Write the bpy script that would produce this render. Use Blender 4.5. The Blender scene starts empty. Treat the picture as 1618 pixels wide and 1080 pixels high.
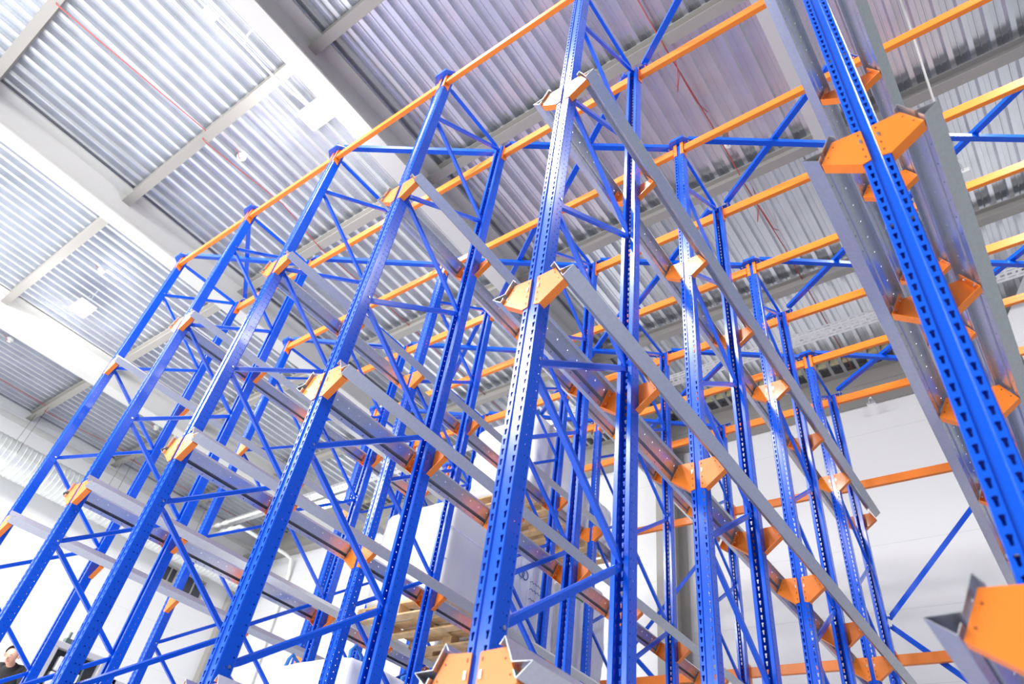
import bpy, bmesh, math, random
from mathutils import Vector, Matrix

# ------------------------------------------------------------------ camera
S = bpy.context.scene
COL = S.collection
RX = (0.799187509, 0.587556947, 0.126791795)
RY = (-0.321652631, 0.596236857, -0.735555025)
RZ = (-0.507778407, 0.547063474, 0.665494286)
CAM = Vector((1.45984, -1.65675, 1.50004))
cam_data = bpy.data.cameras.new('camera')
cam = bpy.data.objects.new('camera', cam_data)
COL.objects.link(cam)
cam.matrix_world = Matrix(((RX[0], -RY[0], -RZ[0], CAM.x), (RX[1], -RY[1], -RZ[1], CAM.y),
                           (RX[2], -RY[2], -RZ[2], CAM.z), (0, 0, 0, 1)))
cam_data.sensor_fit = 'HORIZONTAL'
cam_data.sensor_width = 36.0
cam_data.lens = 1100.486 / 1618 * 36.0
cam_data.clip_start = 0.05
cam_data.clip_end = 200
cam_data.dof.use_dof = True
cam_data.dof.focus_distance = 4.6
cam_data.dof.aperture_fstop = 2.4
S.camera = cam

# ------------------------------------------------------------------ exposure, world, large lights
S.view_settings.view_transform = 'Standard'
S.view_settings.look = 'None'
S.view_settings.gamma = 1.0
S.view_settings.use_curve_mapping = False
S.view_settings.exposure = 0.42
S.cycles.max_bounces = 8
S.cycles.diffuse_bounces = 4
S.cycles.glossy_bounces = 4
S.cycles.sample_clamp_indirect = 6.0
S.cycles.use_denoising = True

world = bpy.data.worlds.new('world')
S.world = world
world.use_nodes = True
bg = world.node_tree.nodes['Background']
bg.inputs['Color'].default_value = (0.86, 0.93, 1.0, 1)
bg.inputs['Strength'].default_value = 0.30


def area_light(name, loc, target, sx, sy, power, color=(1, 1, 1), parent=None):
    d = bpy.data.lights.new(name, 'AREA')
    d.shape = 'RECTANGLE'
    d.size, d.size_y, d.energy, d.color = sx, sy, power, color
    o = bpy.data.objects.new(name, d)
    COL.objects.link(o)
    o.location = loc
    o.rotation_euler = (Vector(target) - Vector(loc)).to_track_quat('-Z', 'Y').to_euler()
    if parent:
        o.parent = parent
    return o


# near and far hall lamps out of view; the other area lights are added fill
area_light('front_fill', (-6.0, -9.5, 4.0), (-5.0, 3.0, 5.0), 8.0, 5.0, 700, (0.93, 0.97, 1.0))  # added fill on the rack fronts, no door stands there
area_light('hall_lamp_near', (-1.7, -2.0, 9.5), (-1.6, -0.6, 4.0), 0.9, 0.9, 240, (1.0, 0.98, 0.95))
area_light('hall_lamp_far', (-5.2, -5.6, 9.4), (-3.5, -0.5, 3.0), 2.2, 1.2, 500, (1.0, 0.98, 0.95))
area_light('left_floor_fill', (-10.5, -3.5, 9.3), (-12.5, 2.0, 0.0), 4.0, 1.5, 620, (1.0, 0.99, 0.97))  # unseen fill added to brighten the left floor and wall
area_light('aisle_fill', (3.6, 1.5, 9.3), (2.6, 4.0, 0.0), 1.0, 3.0, 320, (1.0, 0.99, 0.97))  # unseen fill added for the right-hand floor, wall and load sides
area_light('left_deck_fill', (-14.0, -7.0, 3.0), (-11.0, 1.0, 7.5), 7.0, 5.0, 520, (1.0, 0.99, 0.96))  # added fill from below for the left deck, girders and wall

# ------------------------------------------------------------------ helpers


def newmesh(name, verts, faces, mats, mi=None, smooth=False):
    me = bpy.data.meshes.new(name)
    me.from_pydata([tuple(v) for v in verts], [], faces)
    for m in (mats if isinstance(mats, (list, tuple)) else [mats]):
        me.materials.append(m)
    if mi:
        for p, i in zip(me.polygons, mi):
            p.material_index = i
    if smooth:
        for p in me.polygons:
            p.use_smooth = True
    me.update()
    return me


class MB:
    """collects shapes into one mesh"""

    def __init__(self):
        self.v, self.f, self.m = [], [], []

    def add(self, verts, faces, m=0):
        b = len(self.v)
        self.v += [tuple(x) for x in verts]
        self.f += [tuple(i + b for i in f) for f in faces]
        self.m += [m] * len(faces)

    def box(self, lo, hi, m=0):
        x0, y0, z0 = lo
        x1, y1, z1 = hi
        self.add([(x0, y0, z0), (x1, y0, z0), (x1, y1, z0), (x0, y1, z0), (x0, y0, z1), (x1, y0, z1), (x1, y1, z1), (x0, y1, z1)],
                 [(0, 3, 2, 1), (4, 5, 6, 7), (0, 1, 5, 4), (1, 2, 6, 5), (2, 3, 7, 6), (3, 0, 4, 7)], m)

    def prism(self, pts, axis, a, b, m=0):
        """pts: closed 2D outline; axis 'x': (y,z), 'y': (x,z), 'z': (x,y)"""
        def P(p, t):
            return {'x': (t, p[0], p[1]), 'y': (p[0], t, p[1]), 'z': (p[0], p[1], t)}[axis]
        n = len(pts)
        vs = [P(p, a) for p in pts] + [P(p, b) for p in pts]
        fs = [tuple(range(n))[::-1], tuple(range(n, 2 * n))]
        fs += [(i, (i + 1) % n, n + (i + 1) % n, n + i) for i in range(n)]
        self.add(vs, fs, m)

    def tube(self, p0, p1, r, n=10, m=0, r1=None, cap=True):
        p0, p1 = Vector(p0), Vector(p1)
        d = (p1 - p0).normalized()
        u = d.orthogonal().normalized()
        w = d.cross(u)
        r1 = r if r1 is None else r1
        vs = []
        for p, rr in ((p0, r), (p1, r1)):
            vs += [p + (u * math.cos(2 * math.pi * k / n) + w * math.sin(2 * math.pi * k / n)) * rr for k in range(n)]
        fs = [(k, (k + 1) % n, n + (k + 1) % n, n + k) for k in range(n)]
        if cap:
            fs += [tuple(range(n))[::-1], tuple(range(n, 2 * n))]
        self.add(vs, fs, m)

    def path(self, pts, r, n=8, m=0):
        """one welded tube along a polyline"""
        P = [Vector(p) for p in pts]
        vs, fs = [], []
        u = None
        for i, p in enumerate(P):
            d = (P[min(i + 1, len(P) - 1)] - P[max(i - 1, 0)]).normalized()
            u = d.orthogonal().normalized() if u is None else (u - d * u.dot(d)).normalized()
            w = d.cross(u)
            vs += [p + (u * math.cos(2 * math.pi * k / n) + w * math.sin(2 * math.pi * k / n)) * r for k in range(n)]
        for i in range(len(P) - 1):
            fs += [(i * n + k, i * n + (k + 1) % n, (i + 1) * n + (k + 1) % n, (i + 1) * n + k) for k in range(n)]
        fs += [tuple(range(n))[::-1], tuple(range((len(P) - 1) * n, len(P) * n))]
        self.add(vs, fs, m)

    def mesh(self, name, mats, smooth=False, weld=False, bevel=0.0, segs=1, normals=True):
        me = newmesh(name, self.v, self.f, mats, self.m, smooth)
        if weld or bevel or normals:
            bm = bmesh.new()
            bm.from_mesh(me)
            if weld or bevel:
                bmesh.ops.remove_doubles(bm, verts=bm.verts, dist=1e-5)
            if bevel:
                es = [e for e in bm.edges if len(e.link_faces) == 2 and e.calc_face_angle() > 0.5]
                bmesh.ops.bevel(bm, geom=es, offset=bevel, segments=segs, affect='EDGES', profile=0.5, clamp_overlap=True)
            if normals:
                bmesh.ops.recalc_face_normals(bm, faces=bm.faces)
            bm.to_mesh(me)
            bm.free()
        return me


def put(name, me, parent=None, loc=(0, 0, 0), rot=(0, 0, 0), kind=None):
    o = bpy.data.objects.new(name, me)
    COL.objects.link(o)
    o.location = loc
    o.rotation_euler = rot
    if parent:
        o.parent = parent
    if kind:
        o['kind'] = kind
    return o


def tag(o, label, cat, group=None, kind='thing'):
    o['label'] = label
    o['category'] = cat
    if group:
        o['group'] = group
    o['kind'] = kind
    return o


def thing(name, loc, label, cat, group=None, rot=(0, 0, 0)):
    o = bpy.data.objects.new(name, None)
    COL.objects.link(o)
    o.location = loc
    o.rotation_euler = rot
    o.empty_display_size = 0.1
    return tag(o, label, cat, group)


def solid(me, t, offset=-1.0):
    """gives a sheet its gauge: the thickened mesh"""
    o = bpy.data.objects.new('tmp', me)
    COL.objects.link(o)
    md = o.modifiers.new('s', 'SOLIDIFY')
    md.thickness = t
    md.offset = offset
    dg = bpy.context.evaluated_depsgraph_get()
    out = bpy.data.meshes.new_from_object(o.evaluated_get(dg))
    bpy.data.objects.remove(o)
    return out


def evaluated(o):
    dg = bpy.context.evaluated_depsgraph_get()
    return bpy.data.meshes.new_from_object(o.evaluated_get(dg))


# ------------------------------------------------------------------ materials
def mat(name, col, rough=0.5, metal=0.0, spec=0.5, coat=0.0, emit=None, noise=None, bump=0.0, bscale=40.0, trans=0.0):
    m = bpy.data.materials.new(name)
    m.use_nodes = True
    nt = m.node_tree
    b = nt.nodes['Principled BSDF']
    b.inputs['Base Color'].default_value = (*col, 1)
    b.inputs['Roughness'].default_value = rough
    b.inputs['Metallic'].default_value = metal
    b.inputs['Specular IOR Level'].default_value = spec
    b.inputs['Coat Weight'].default_value = coat
    b.inputs['Coat Roughness'].default_value = 0.08
    if emit:
        b.inputs['Emission Color'].default_value = (*emit[0], 1)
        b.inputs['Emission Strength'].default_value = emit[1]
    if noise or bump:
        tc = nt.nodes.new('ShaderNodeTexCoord')
    if noise:
        scale, amt = noise
        n = nt.nodes.new('ShaderNodeTexNoise')
        n.inputs['Scale'].default_value = scale
        n.inputs['Detail'].default_value = 4
        r = nt.nodes.new('ShaderNodeMapRange')
        r.inputs['From Min'].default_value = 0.3
        r.inputs['From Max'].default_value = 0.7
        r.inputs['To Min'].default_value = 1 - amt
        r.inputs['To Max'].default_value = 1 + amt
        mx = nt.nodes.new('ShaderNodeMix')
        mx.data_type = 'RGBA'
        mx.blend_type = 'MULTIPLY'
        mx.inputs[0].default_value = 1
        mx.inputs[6].default_value = (*col, 1)
        nt.links.new(tc.outputs['Object'], n.inputs['Vector'])
        nt.links.new(n.outputs['Fac'], r.inputs['Value'])
        nt.links.new(r.outputs['Result'], mx.inputs[7])
        nt.links.new(mx.outputs[2], b.inputs['Base Color'])
    if bump:
        n2 = nt.nodes.new('ShaderNodeTexNoise')
        n2.inputs['Scale'].default_value = bscale
        n2.inputs['Detail'].default_value = 3
        bp = nt.nodes.new('ShaderNodeBump')
        bp.inputs['Strength'].default_value = bump
        bp.inputs['Distance'].default_value = 0.02
        nt.links.new(tc.outputs['Object'], n2.inputs['Vector'])
        nt.links.new(n2.outputs['Fac'], bp.inputs['Height'])
        nt.links.new(bp.outputs['Normal'], b.inputs['Normal'])
    return m


BLUE = mat('blue_paint', (0.0005, 0.095, 0.70), 0.22, 0.0, 0.45, 0.15)
ORANGE = mat('orange_paint', (0.95, 0.235, 0.018), 0.34, 0.0, 0.5, 0.15)
GALV = mat('galvanized_rail', (0.66, 0.68, 0.70), 0.33, 0.85, 0.5, noise=(60, 0.05))
DECK = mat('galvanized_deck', (0.76, 0.78, 0.82), 0.24, 0.86, 0.5, noise=(3, 0.05))
STEEL = mat('zinc_bolt', (0.85, 0.85, 0.86), 0.22, 1.0)
DARK = mat('punched_hole', (0.02, 0.02, 0.025), 0.8)
HOLE_SHADE = mat('tab_hole_shade', (0.35, 0.07, 0.01), 0.6)  # dark orange paints the shade inside holes that are not cut
GREYPAINT = mat('grey_steel_paint', (0.34, 0.325, 0.305), 0.5)
LIGHTPAINT = mat('pale_girder_paint', (0.60, 0.595, 0.58), 0.45)
WHITE = mat('white_plastic', (0.82, 0.82, 0.80), 0.45)
CABLE_RED = mat('red_cable', (0.42, 0.05, 0.05), 0.5)
DUCT = mat('spiral_duct_zinc', (0.78, 0.80, 0.78), 0.34, 0.7, noise=(5, 0.05))
WOOD = mat('pine', (0.74, 0.50, 0.25), 0.7, noise=(9, 0.22))
WRAP = mat('stretch_film', (0.95, 0.95, 0.95), 0.22, 0.0, 0.6, 0.3, bump=0.8, bscale=6)
CREAM = mat('cream_carton', (0.84, 0.81, 0.73), 0.6, bump=0.1, bscale=6)
BAGCLOTH = mat('white_woven_bag', (0.86, 0.86, 0.85), 0.55, bump=0.4, bscale=6)
BAGBLUE = mat('blue_webbing', (0.03, 0.20, 0.62), 0.6)
INK = mat('blue_print', (0.10, 0.22, 0.45), 0.6)
GREEN = mat('green_label', (0.06, 0.32, 0.05), 0.5)
FLOORM = mat('concrete_floor', (0.74, 0.74, 0.74), 0.5, noise=(1.5, 0.05))
LAMPM = mat('lamp_diffuser', (1, 1, 1), 0.4, emit=((1, 0.98, 0.95), 22.0))
TUBEM = mat('tube_diffuser', (1, 1, 1), 0.4, emit=((0.93, 1.0, 0.90), 7.0))
FOAM = mat('yellow_foam', (0.58, 0.54, 0.33), 0.8)
GLASS = mat('dark_glass', (0.03, 0.035, 0.05), 0.12)
SKIN = mat('skin', (0.72, 0.40, 0.29), 0.5)
HAIR = mat('short_brown_hair', (0.17, 0.10, 0.065), 0.8)
JACKET = mat('dark_jacket', (0.014, 0.012, 0.014), 0.8, bump=0.2, bscale=30)
TROUSER = mat('dark_trousers', (0.03, 0.03, 0.04), 0.8)
REDM = mat('red_panel', (0.75, 0.03, 0.03), 0.4)
BLACKM = mat('black_plate', (0.03, 0.03, 0.032), 0.5)
GREYM = mat('truck_grey', (0.55, 0.53, 0.53), 0.4)
HOSE = mat('hydraulic_fitting', (0.13, 0.18, 0.16), 0.4, 0.5)


def panel_wall_mat():
    m = mat('white_wall_panel', (0.74, 0.74, 0.755), 0.42)
    nt = m.node_tree
    b = nt.nodes['Principled BSDF']
    tc = nt.nodes.new('ShaderNodeTexCoord')
    mp = nt.nodes.new('ShaderNodeMapping')
    mp.inputs['Scale'].default_value = (0, 0, 1)
    nt.links.new(tc.outputs['Object'], mp.inputs['Vector'])
    w = nt.nodes.new('ShaderNodeTexWave')
    w.wave_type = 'BANDS'
    w.bands_direction = 'Z'
    w.inputs['Scale'].default_value = 0.314
    w.inputs['Distortion'].default_value = 0
    nt.links.new(mp.outputs['Vector'], w.inputs['Vector'])
    r = nt.nodes.new('ShaderNodeMapRange')
    r.inputs['From Min'].default_value = 0.0
    r.inputs['From Max'].default_value = 0.0008
    r.inputs['To Min'].default_value = 0.86
    r.inputs['To Max'].default_value = 1.0
    nt.links.new(w.outputs['Fac'], r.inputs['Value'])
    mx = nt.nodes.new('ShaderNodeMix')
    mx.data_type = 'RGBA'
    mx.blend_type = 'MULTIPLY'
    mx.inputs[0].default_value = 1
    mx.inputs[6].default_value = (0.74, 0.74, 0.755, 1)
    nt.links.new(r.outputs['Result'], mx.inputs[7])
    nt.links.new(mx.outputs[2], b.inputs['Base Color'])
    return m


def film_creases(m):
    nt = m.node_tree
    tex = [n for n in nt.nodes if n.type == 'TEX_NOISE'][0]
    tc = [n for n in nt.nodes if n.type == 'TEX_COORD'][0]
    mp = nt.nodes.new('ShaderNodeMapping')
    mp.inputs['Scale'].default_value = (1.6, 1.6, 0.35)
    nt.links.new(tc.outputs['Object'], mp.inputs['Vector'])
    nt.links.new(mp.outputs['Vector'], tex.inputs['Vector'])
    bp = [n for n in nt.nodes if n.type == 'BUMP'][0]
    bp.inputs['Distance'].default_value = 0.08


film_creases(WRAP)
WALLM = panel_wall_mat()

# ------------------------------------------------------------------ measures of the rack
PITCH = 0.0455
LEVELS = {'upper': 5.519, 'middle': 3.699, 'lower': 2.018}
XS = {2: 2.90, 1: 1.45, 0: 0.0, -1: -1.45, -2: -2.90, -3: -4.32, -4: -5.70}
FY = [0.0, 1.693, 3.372, 5.05]          # front faces of the four supports in a line
DEPTH = 0.90
TOP = 7.35
ROWY = [y + d for y in FY for d in (0.0, DEPTH)]

# ------------------------------------------------------------------ building
mb = MB()
mb.box((-17.6, -8, -0.2), (6, 9.6, 0))
put('floor', mb.mesh('floor', FLOORM), kind='structure')

# corrugated roof deck, ribs along y
prof = [(0, 0), (0.055, 0), (0.073, 0.10), (0.124, 0.10), (0.129, 0.082), (0.141, 0.082), (0.146, 0.10), (0.197, 0.10)]
pts = []
x = -17.5
while x < 4.6:
    pts += [(x + a, 10.2 + h) for a, h in prof]
    x += 0.215
pts.append((x, 10.2))
vs = [(a, -5.5, h) for a, h in pts] + [(a, 9.05, h) for a, h in pts]
n = len(pts)
me = newmesh('ceiling', vs, [(i, i + 1, n + i + 1, n + i) for i in range(n - 1)], DECK)
put('ceiling', solid(me, 0.004, 1.0), kind='structure')
# insulation above the deck keeps the sky out
mb = MB()
mb.box((-17.6, -5.5, 10.32), (4.7, 9.5, 10.5))
put('roof', mb.mesh('roof', LIGHTPAINT), kind='structure')

# pale closures in the ribs where the deck ends
mb = MB()
x = -17.5
while x < 4.4:
    mb.prism([(x + 0.062, 10.2), (x + 0.078, 10.29), (x + 0.192, 10.29), (x + 0.208, 10.2)], 'y', 8.72, 8.78)
    x += 0.215
o = put('trim_1', mb.mesh('trim_1', FOAM), kind='structure')

# girders along y
for xc in (-13.42, -8.73, -4.03, 1.02):
    mb = MB()
    mb.prism([(xc - 0.15, 9.6), (xc + 0.15, 9.6), (xc + 0.15, 9.63), (xc + 0.012, 9.65), (xc + 0.012, 10.15), (xc + 0.19, 10.17),
              (xc + 0.19, 10.2), (xc - 0.19, 10.2), (xc - 0.19, 10.17), (xc - 0.012, 10.15), (xc - 0.012, 9.65), (xc - 0.15, 9.63)],
             'y', -5.5, 9.1)
    put('girder_beam', mb.mesh('girder_beam', LIGHTPAINT), kind='structure')
# purlins along x, each a C section standing under the deck
for yc in (-5.16, -2.83, -0.48, 1.87, 4.17, 6.5):
    mb = MB()
    mb.prism([(yc - 0.07, 10.0), (yc + 0.07, 10.0), (yc + 0.07, 10.02), (yc + 0.006, 10.025), (yc + 0.006, 10.175),
              (yc + 0.07, 10.18), (yc + 0.07, 10.199), (yc - 0.07, 10.199), (yc - 0.07, 10.18), (yc - 0.006, 10.175),
              (yc - 0.006, 10.025), (yc - 0.07, 10.02)], 'x', -17.55, 4.6)
    put('purlin_beam', mb.mesh('purlin_beam', GREYPAINT), kind='structure')

# walls
mb = MB()
mb.box((-17.6, 9.30, 0), (4.7, 9.5, 10.3))
put('wall_back', mb.mesh('wall_back', WALLM), kind='structure')
mb = MB()
mb.box((-17.6, -5.5, 0), (-17.4, 9.30, 10.2))
put('wall_left', mb.mesh('wall_left', WALLM), kind='structure')
mb = MB()
mb.box((-17.4, -5.5, 9.78), (-17.28, 9.0, 9.86))
put('trim_2', mb.mesh('trim_2', LIGHTPAINT), kind='structure')
mb = MB()
mb.prism([(2.16, 0), (4.6, 0), (4.6, 10.19), (2.62, 10.19), (2.19, 9.50), (2.16, 9.42)], 'y', 8.0, 8.12)
put('wall_right', mb.mesh('wall_right', WALLM), kind='structure')
# edge beam above the back wall
mb = MB()
mb.prism([(9.03, 10.2), (9.03, 10.17), (9.12, 10.16), (9.12, 9.92), (9.10, 9.91), (9.10, 9.88), (9.12, 9.87), (9.12, 9.60), (9.03, 9.58),
          (9.03, 9.55), (9.28, 9.55), (9.28, 10.2)], 'x', -17.4, 4.6)
put('edge_beam', mb.mesh('edge_beam', GREYPAINT), kind='structure')
# columns
for i, xc in enumerate((-8.73, -3.75)):
    mb = MB()
    mb.prism([(xc - 0.18, 8.76), (xc + 0.18, 8.76), (xc + 0.18, 8.79), (xc + 0.02, 8.80), (xc + 0.02, 9.24), (xc + 0.18, 9.25), (xc + 0.18, 9.28),
              (xc - 0.18, 9.28), (xc - 0.18, 9.25), (xc - 0.02, 9.24), (xc - 0.02, 8.80), (xc - 0.18, 8.79)], 'z', 0, 9.6)
    put('wall_column', mb.mesh('wall_column', GREYPAINT), kind='structure')
mb = MB()
mb.box((-17.4, 8.72, 0), (-17.18, 8.95, 9.6))
put('wall_column', mb.mesh('wall_column', GREYPAINT), kind='structure')
# two dark windows high in the left wall
for i, (y0, y1, z0, z1) in enumerate(((6.70, 7.04, 8.0, 8.36), (7.34, 7.92, 7.93, 8.36))):
    mb = MB()
    mb.box((-17.42, y0, z0), (-17.37, y1, z1))
    w = put('window_%d' % (i + 1), mb.mesh('window', GLASS), kind='structure')
    mb = MB()
    for a, b in (((y0 - 0.04, z0 - 0.04), (y1 + 0.04, z0)), ((y0 - 0.04, z1), (y1 + 0.04, z1 + 0.04)), ((y0 - 0.04, z0), (y0, z1)),
                 ((y1, z0), (y1 + 0.04, z1)), (((y0 + y1) / 2 - 0.015, z0), ((y0 + y1) / 2 + 0.015, z1))):
        mb.box((-17.41, a[0], a[1]), (-17.34, b[0], b[1]))
    put('window_frame', mb.mesh('window_frame', GREYPAINT), parent=w)

# ------------------------------------------------------------------ rack meshes


def cell(mb, q, hole, m=0):
    """a sheet rectangle q (8 points round it) with a hole (8 points)"""
    mb.add(list(q) + list(hole), [(i, (i + 1) % 8, 8 + (i + 1) % 8, 8 + i) for i in range(8)], m)


def upright_mesh():
    mb = MB()
    nz = int(TOP / PITCH)
    z_top = nz * PITCH

    def plain(a, b):
        mb.add([(a[0], a[1], 0), (b[0], b[1], 0), (b[0], b[1], z_top), (a[0], a[1], z_top)], [(0, 1, 2, 3)])
    # front face, two rows of teardrop slots
    for x0, x1 in ((-0.042, -0.017), (0.017, 0.042)):
        xc = (x0 + x1) / 2
        for k in range(nz):
            z0, z1 = k * PITCH, (k + 1) * PITCH
            zc = z0 + 0.023
            q = [(x0, 0, z0), (xc, 0, z0), (x1, 0, z0), (x1, 0, zc), (x1, 0, z1), (xc, 0, z1), (x0, 0, z1), (x0, 0, zc)]
            h = [(xc - 0.0040, 0, zc - 0.0135), (xc, 0, zc - 0.0150), (xc + 0.0040, 0, zc - 0.0135), (xc + 0.0044, 0, zc - 0.001),
                 (xc + 0.0076, 0, zc + 0.011), (xc, 0, zc + 0.0140), (xc - 0.0076, 0, zc + 0.011), (xc - 0.0044, 0, zc - 0.001)]
            cell(mb, q, h)
    # recessed rib
    rib = [(-0.017, 0), (-0.0135, 0.0065), (0.0135, 0.0065), (0.017, 0)]
    for a, b in zip(rib, rib[1:]):
        plain(a, b)
    for s in (-1, 1):
        plain((s * 0.042, 0), (s * 0.0448, 0.003))
        plain((s * 0.0448, 0.003), (s * 0.0448, 0.024))
        for y0, y1, off in ((0.024, 0.048, 0.0), (0.048, 0.070, 0.0)):
            yc = (y0 + y1) / 2
            for k in range(nz):
                z0, z1 = k * PITCH, (k + 1) * PITCH
                zc = z0 + 0.009
                X = s * 0.0448
                q = [(X, y0, z0), (X, yc, z0), (X, y1, z0), (X, y1, zc), (X, y1, z1), (X, yc, z1), (X, y0, z1), (X, y0, zc)]
                r = 0.0042
                h = [(X, yc + r * math.sin(a) * 1.0, zc + r * math.cos(a)) for a in [math.pi + math.pi / 4 * (1 - i) for i in range(8)]]
                cell(mb, q, h)
        plain((s * 0.0448, 0.070), (s * 0.0425, 0.0755))
        plain((s * 0.0425, 0.0755), (s * 0.022, 0.0755))
        plain((s * 0.022, 0.0755), (s * 0.0205, 0.066))
    me = mb.mesh('upright', BLUE, weld=True)
    return solid(me, 0.0022, 0.0)


UPRIGHT = upright_mesh()


def bracket_mesh(s):
    """s=+1: half bracket on the +x side of the rib, folded from plate"""
    mb = MB()
    y0, y1 = -0.006, -0.002
    A, B, Cc, D, E = (0.0165, 0.0), (0.0165, 0.182), (0.115, 0.187), (0.168, 0.085), (0.047, -0.008)
    out = [A, (0.0165, 0.178), (0.0205, 0.182), Cc, D, E]
    mb.prism([(s * px, pz) for px, pz in out], 'y', y0, y1)

    def fold(p, q, dep):
        dx, dz = q[0] - p[0], q[1] - p[1]
        L = math.hypot(dx, dz)
        nx, nz = -dz / L * 0.004, dx / L * 0.004
        mb.prism([(s * p[0], p[1]), (s * q[0], q[1]), (s * (q[0] + nx), q[1] + nz), (s * (p[0] + nx), p[1] + nz)], 'y', y1, dep)
    fold(D, Cc, 0.036)
    fold(E, D, 0.036)
    # dark patches for the shade in the tab holes, and the safety pin
    for zz in (0.025, 0.070, 0.115, 0.160):
        if abs(zz - 0.115) > 0.01:
            mb.box(tuple(sorted((s * 0.026, s * 0.033))[:1]) + (y0 - 0.0006, zz - 0.006), (max(s * 0.026, s * 0.033), y0, zz + 0.006), 1)
    lo, hi = sorted((s * 0.026, s * 0.034))
    mb.box((lo, y0 - 0.004, 0.104), (hi, y0, 0.128), 2)
    # bolts through the outer fold
    for t in (0.28, 0.74):
        px, pz = D[0] + (Cc[0] - D[0]) * t, D[1] + (Cc[1] - D[1]) * t
        nx, nz = -(Cc[1] - D[1]), (Cc[0] - D[0])
        L = math.hypot(nx, nz)
        nx, nz = nx / L, nz / L
        mb.tube((s * (px + nx * 0.004), 0.019, pz + nz * 0.004), (s * (px + nx * 0.011), 0.019, pz + nz * 0.011), 0.0075, 8, 2)
        hx, hz = px + nx * 0.014, pz + nz * 0.014
        mb.tube((s * hx, y0, hz), (s * hx, y0 - 0.0008, hz), 0.0038, 8, 1)
    return mb.mesh('bracket', [ORANGE, HOLE_SHADE, STEEL])


BRACKET = {1: bracket_mesh(1), -1: bracket_mesh(-1)}


def brace_mesh(p, q, w=0.017, h=0.013):
    """pressed channel between two bolts in the plane of a support (x across)"""
    p, q = Vector(p), Vector(q)
    d = (q - p).normalized()
    up = Vector((1, 0, 0)).cross(d)
    mb = MB()
    st = [(-0.015, 0.006, 0.011), (0.03, 0.006, 0.013), (0.075, h, w), ]
    L = (q - p).length
    ring = []
    for t, hx, hw in st + [(L - a, b, c) for a, b, c in reversed(st)]:
        c = p + d * t
        ring.append([c + Vector((sx * hx, 0, 0)) + up * (sz * hw) for sx, sz in ((-1, -1), (1, -1), (1, 0.55), (0.45, 1), (-0.45, 1), (-1, 0.55))])
    n = 6
    vs = [v for r in ring for v in r]
    fs = []
    for i in range(len(ring) - 1):
        fs += [(i * n + k, i * n + (k + 1) % n, (i + 1) * n + (k + 1) % n, (i + 1) * n + k) for k in range(n)]
    fs += [tuple(range(n))[::-1], tuple(range((len(ring) - 1) * n, len(ring) * n))]
    mb.add(vs, fs)
    return mb.mesh('brace', BLUE)


FZ = [2.29 + 1.117 * k for k in range(-2, 5)]
BZ = [2.855 + 1.117 * k for k in range(-2, 5)]
BRACES = []
for i, z in enumerate(FZ):
    BRACES.append(((0, 0.052, z), (0, DEPTH - 0.052, BZ[i])))
    if i:
        BRACES.append(((0, 0.052, z), (0, DEPTH - 0.052, BZ[i - 1])))
BRACES = [b for b in BRACES if max(b[0][2], b[1][2]) > 1.5]
BRACES.append(((0, 0.052, 7.30), (0, DEPTH - 0.052, 7.315)))
BRACE_ME = [(brace_mesh(a, b), a) for a, b in BRACES]

mb = MB()
mb.tube((-0.050, 0, 0), (0.050, 0, 0), 0.0075, 10)
BOLT = mb.mesh('bolt', STEEL)

mb = MB()
mb.prism([(-0.125, 0.02), (-0.065, -0.05), (0.065, -0.05), (0.125, 0.02), (0.125, 0.05), (-0.125, 0.05)], 'z', 7.352, 7.357)
mb.prism([(-0.065, -0.05), (0.065, -0.05), (0.065, -0.046), (-0.065, -0.046)], 'z', 7.357, 7.385)
for gx in (-0.095, -0.06, 0.06, 0.095):
    mb.tube((gx, 0.015, 7.346), (gx, 0.015, 7.358), 0.008, 8, 1)
GUSSET = mb.mesh('gusset_plate', [BLUE, STEEL])
mb = MB()
mb.box((-0.075, -0.03, 0), (0.075, 0.11, 0.008))
BASEPL = mb.mesh('base_plate', BLUE)

ORD = {1: 'nearest', 0: 'second', -1: 'third', -2: 'fourth', -3: 'fifth', -4: 'sixth and last'}
FORD = ['front', 'second', 'third', 'rear']


def support(i, f):
    t = thing('rack_support', (XS[i], FY[f], 0),
              'blue %s support of the %s rack line, two punched uprights with zigzag braces' % (FORD[f], ORD[i]),
              'rack support', 'blue rack supports')
    for r in (0, 1):
        loc, rot = ((0, 0, 0), (0, 0, 0)) if r == 0 else ((0, DEPTH, 0), (0, 0, math.pi))
        put('upright', UPRIGHT, t, loc, rot)
        put('base_plate', BASEPL, t, loc, rot)
        put('gusset_plate', GUSSET, t, loc, rot)
        for zl in LEVELS.values():
            for s in (1, -1):
                world_side = s if r == 0 else -s
                if i == -4 and world_side < 0:
                    continue
                put('bracket', BRACKET[s], t, (loc[0], loc[1], zl), rot)
    for me, a in BRACE_ME:
        b = put('brace', me, t)
        put('bolt', BOLT, b, a)
    return t


for i in range(1, -5, -1):
    for f in range(4):
        support(i, f)

# ------------------------------------------------------------------ pallet rails


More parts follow.
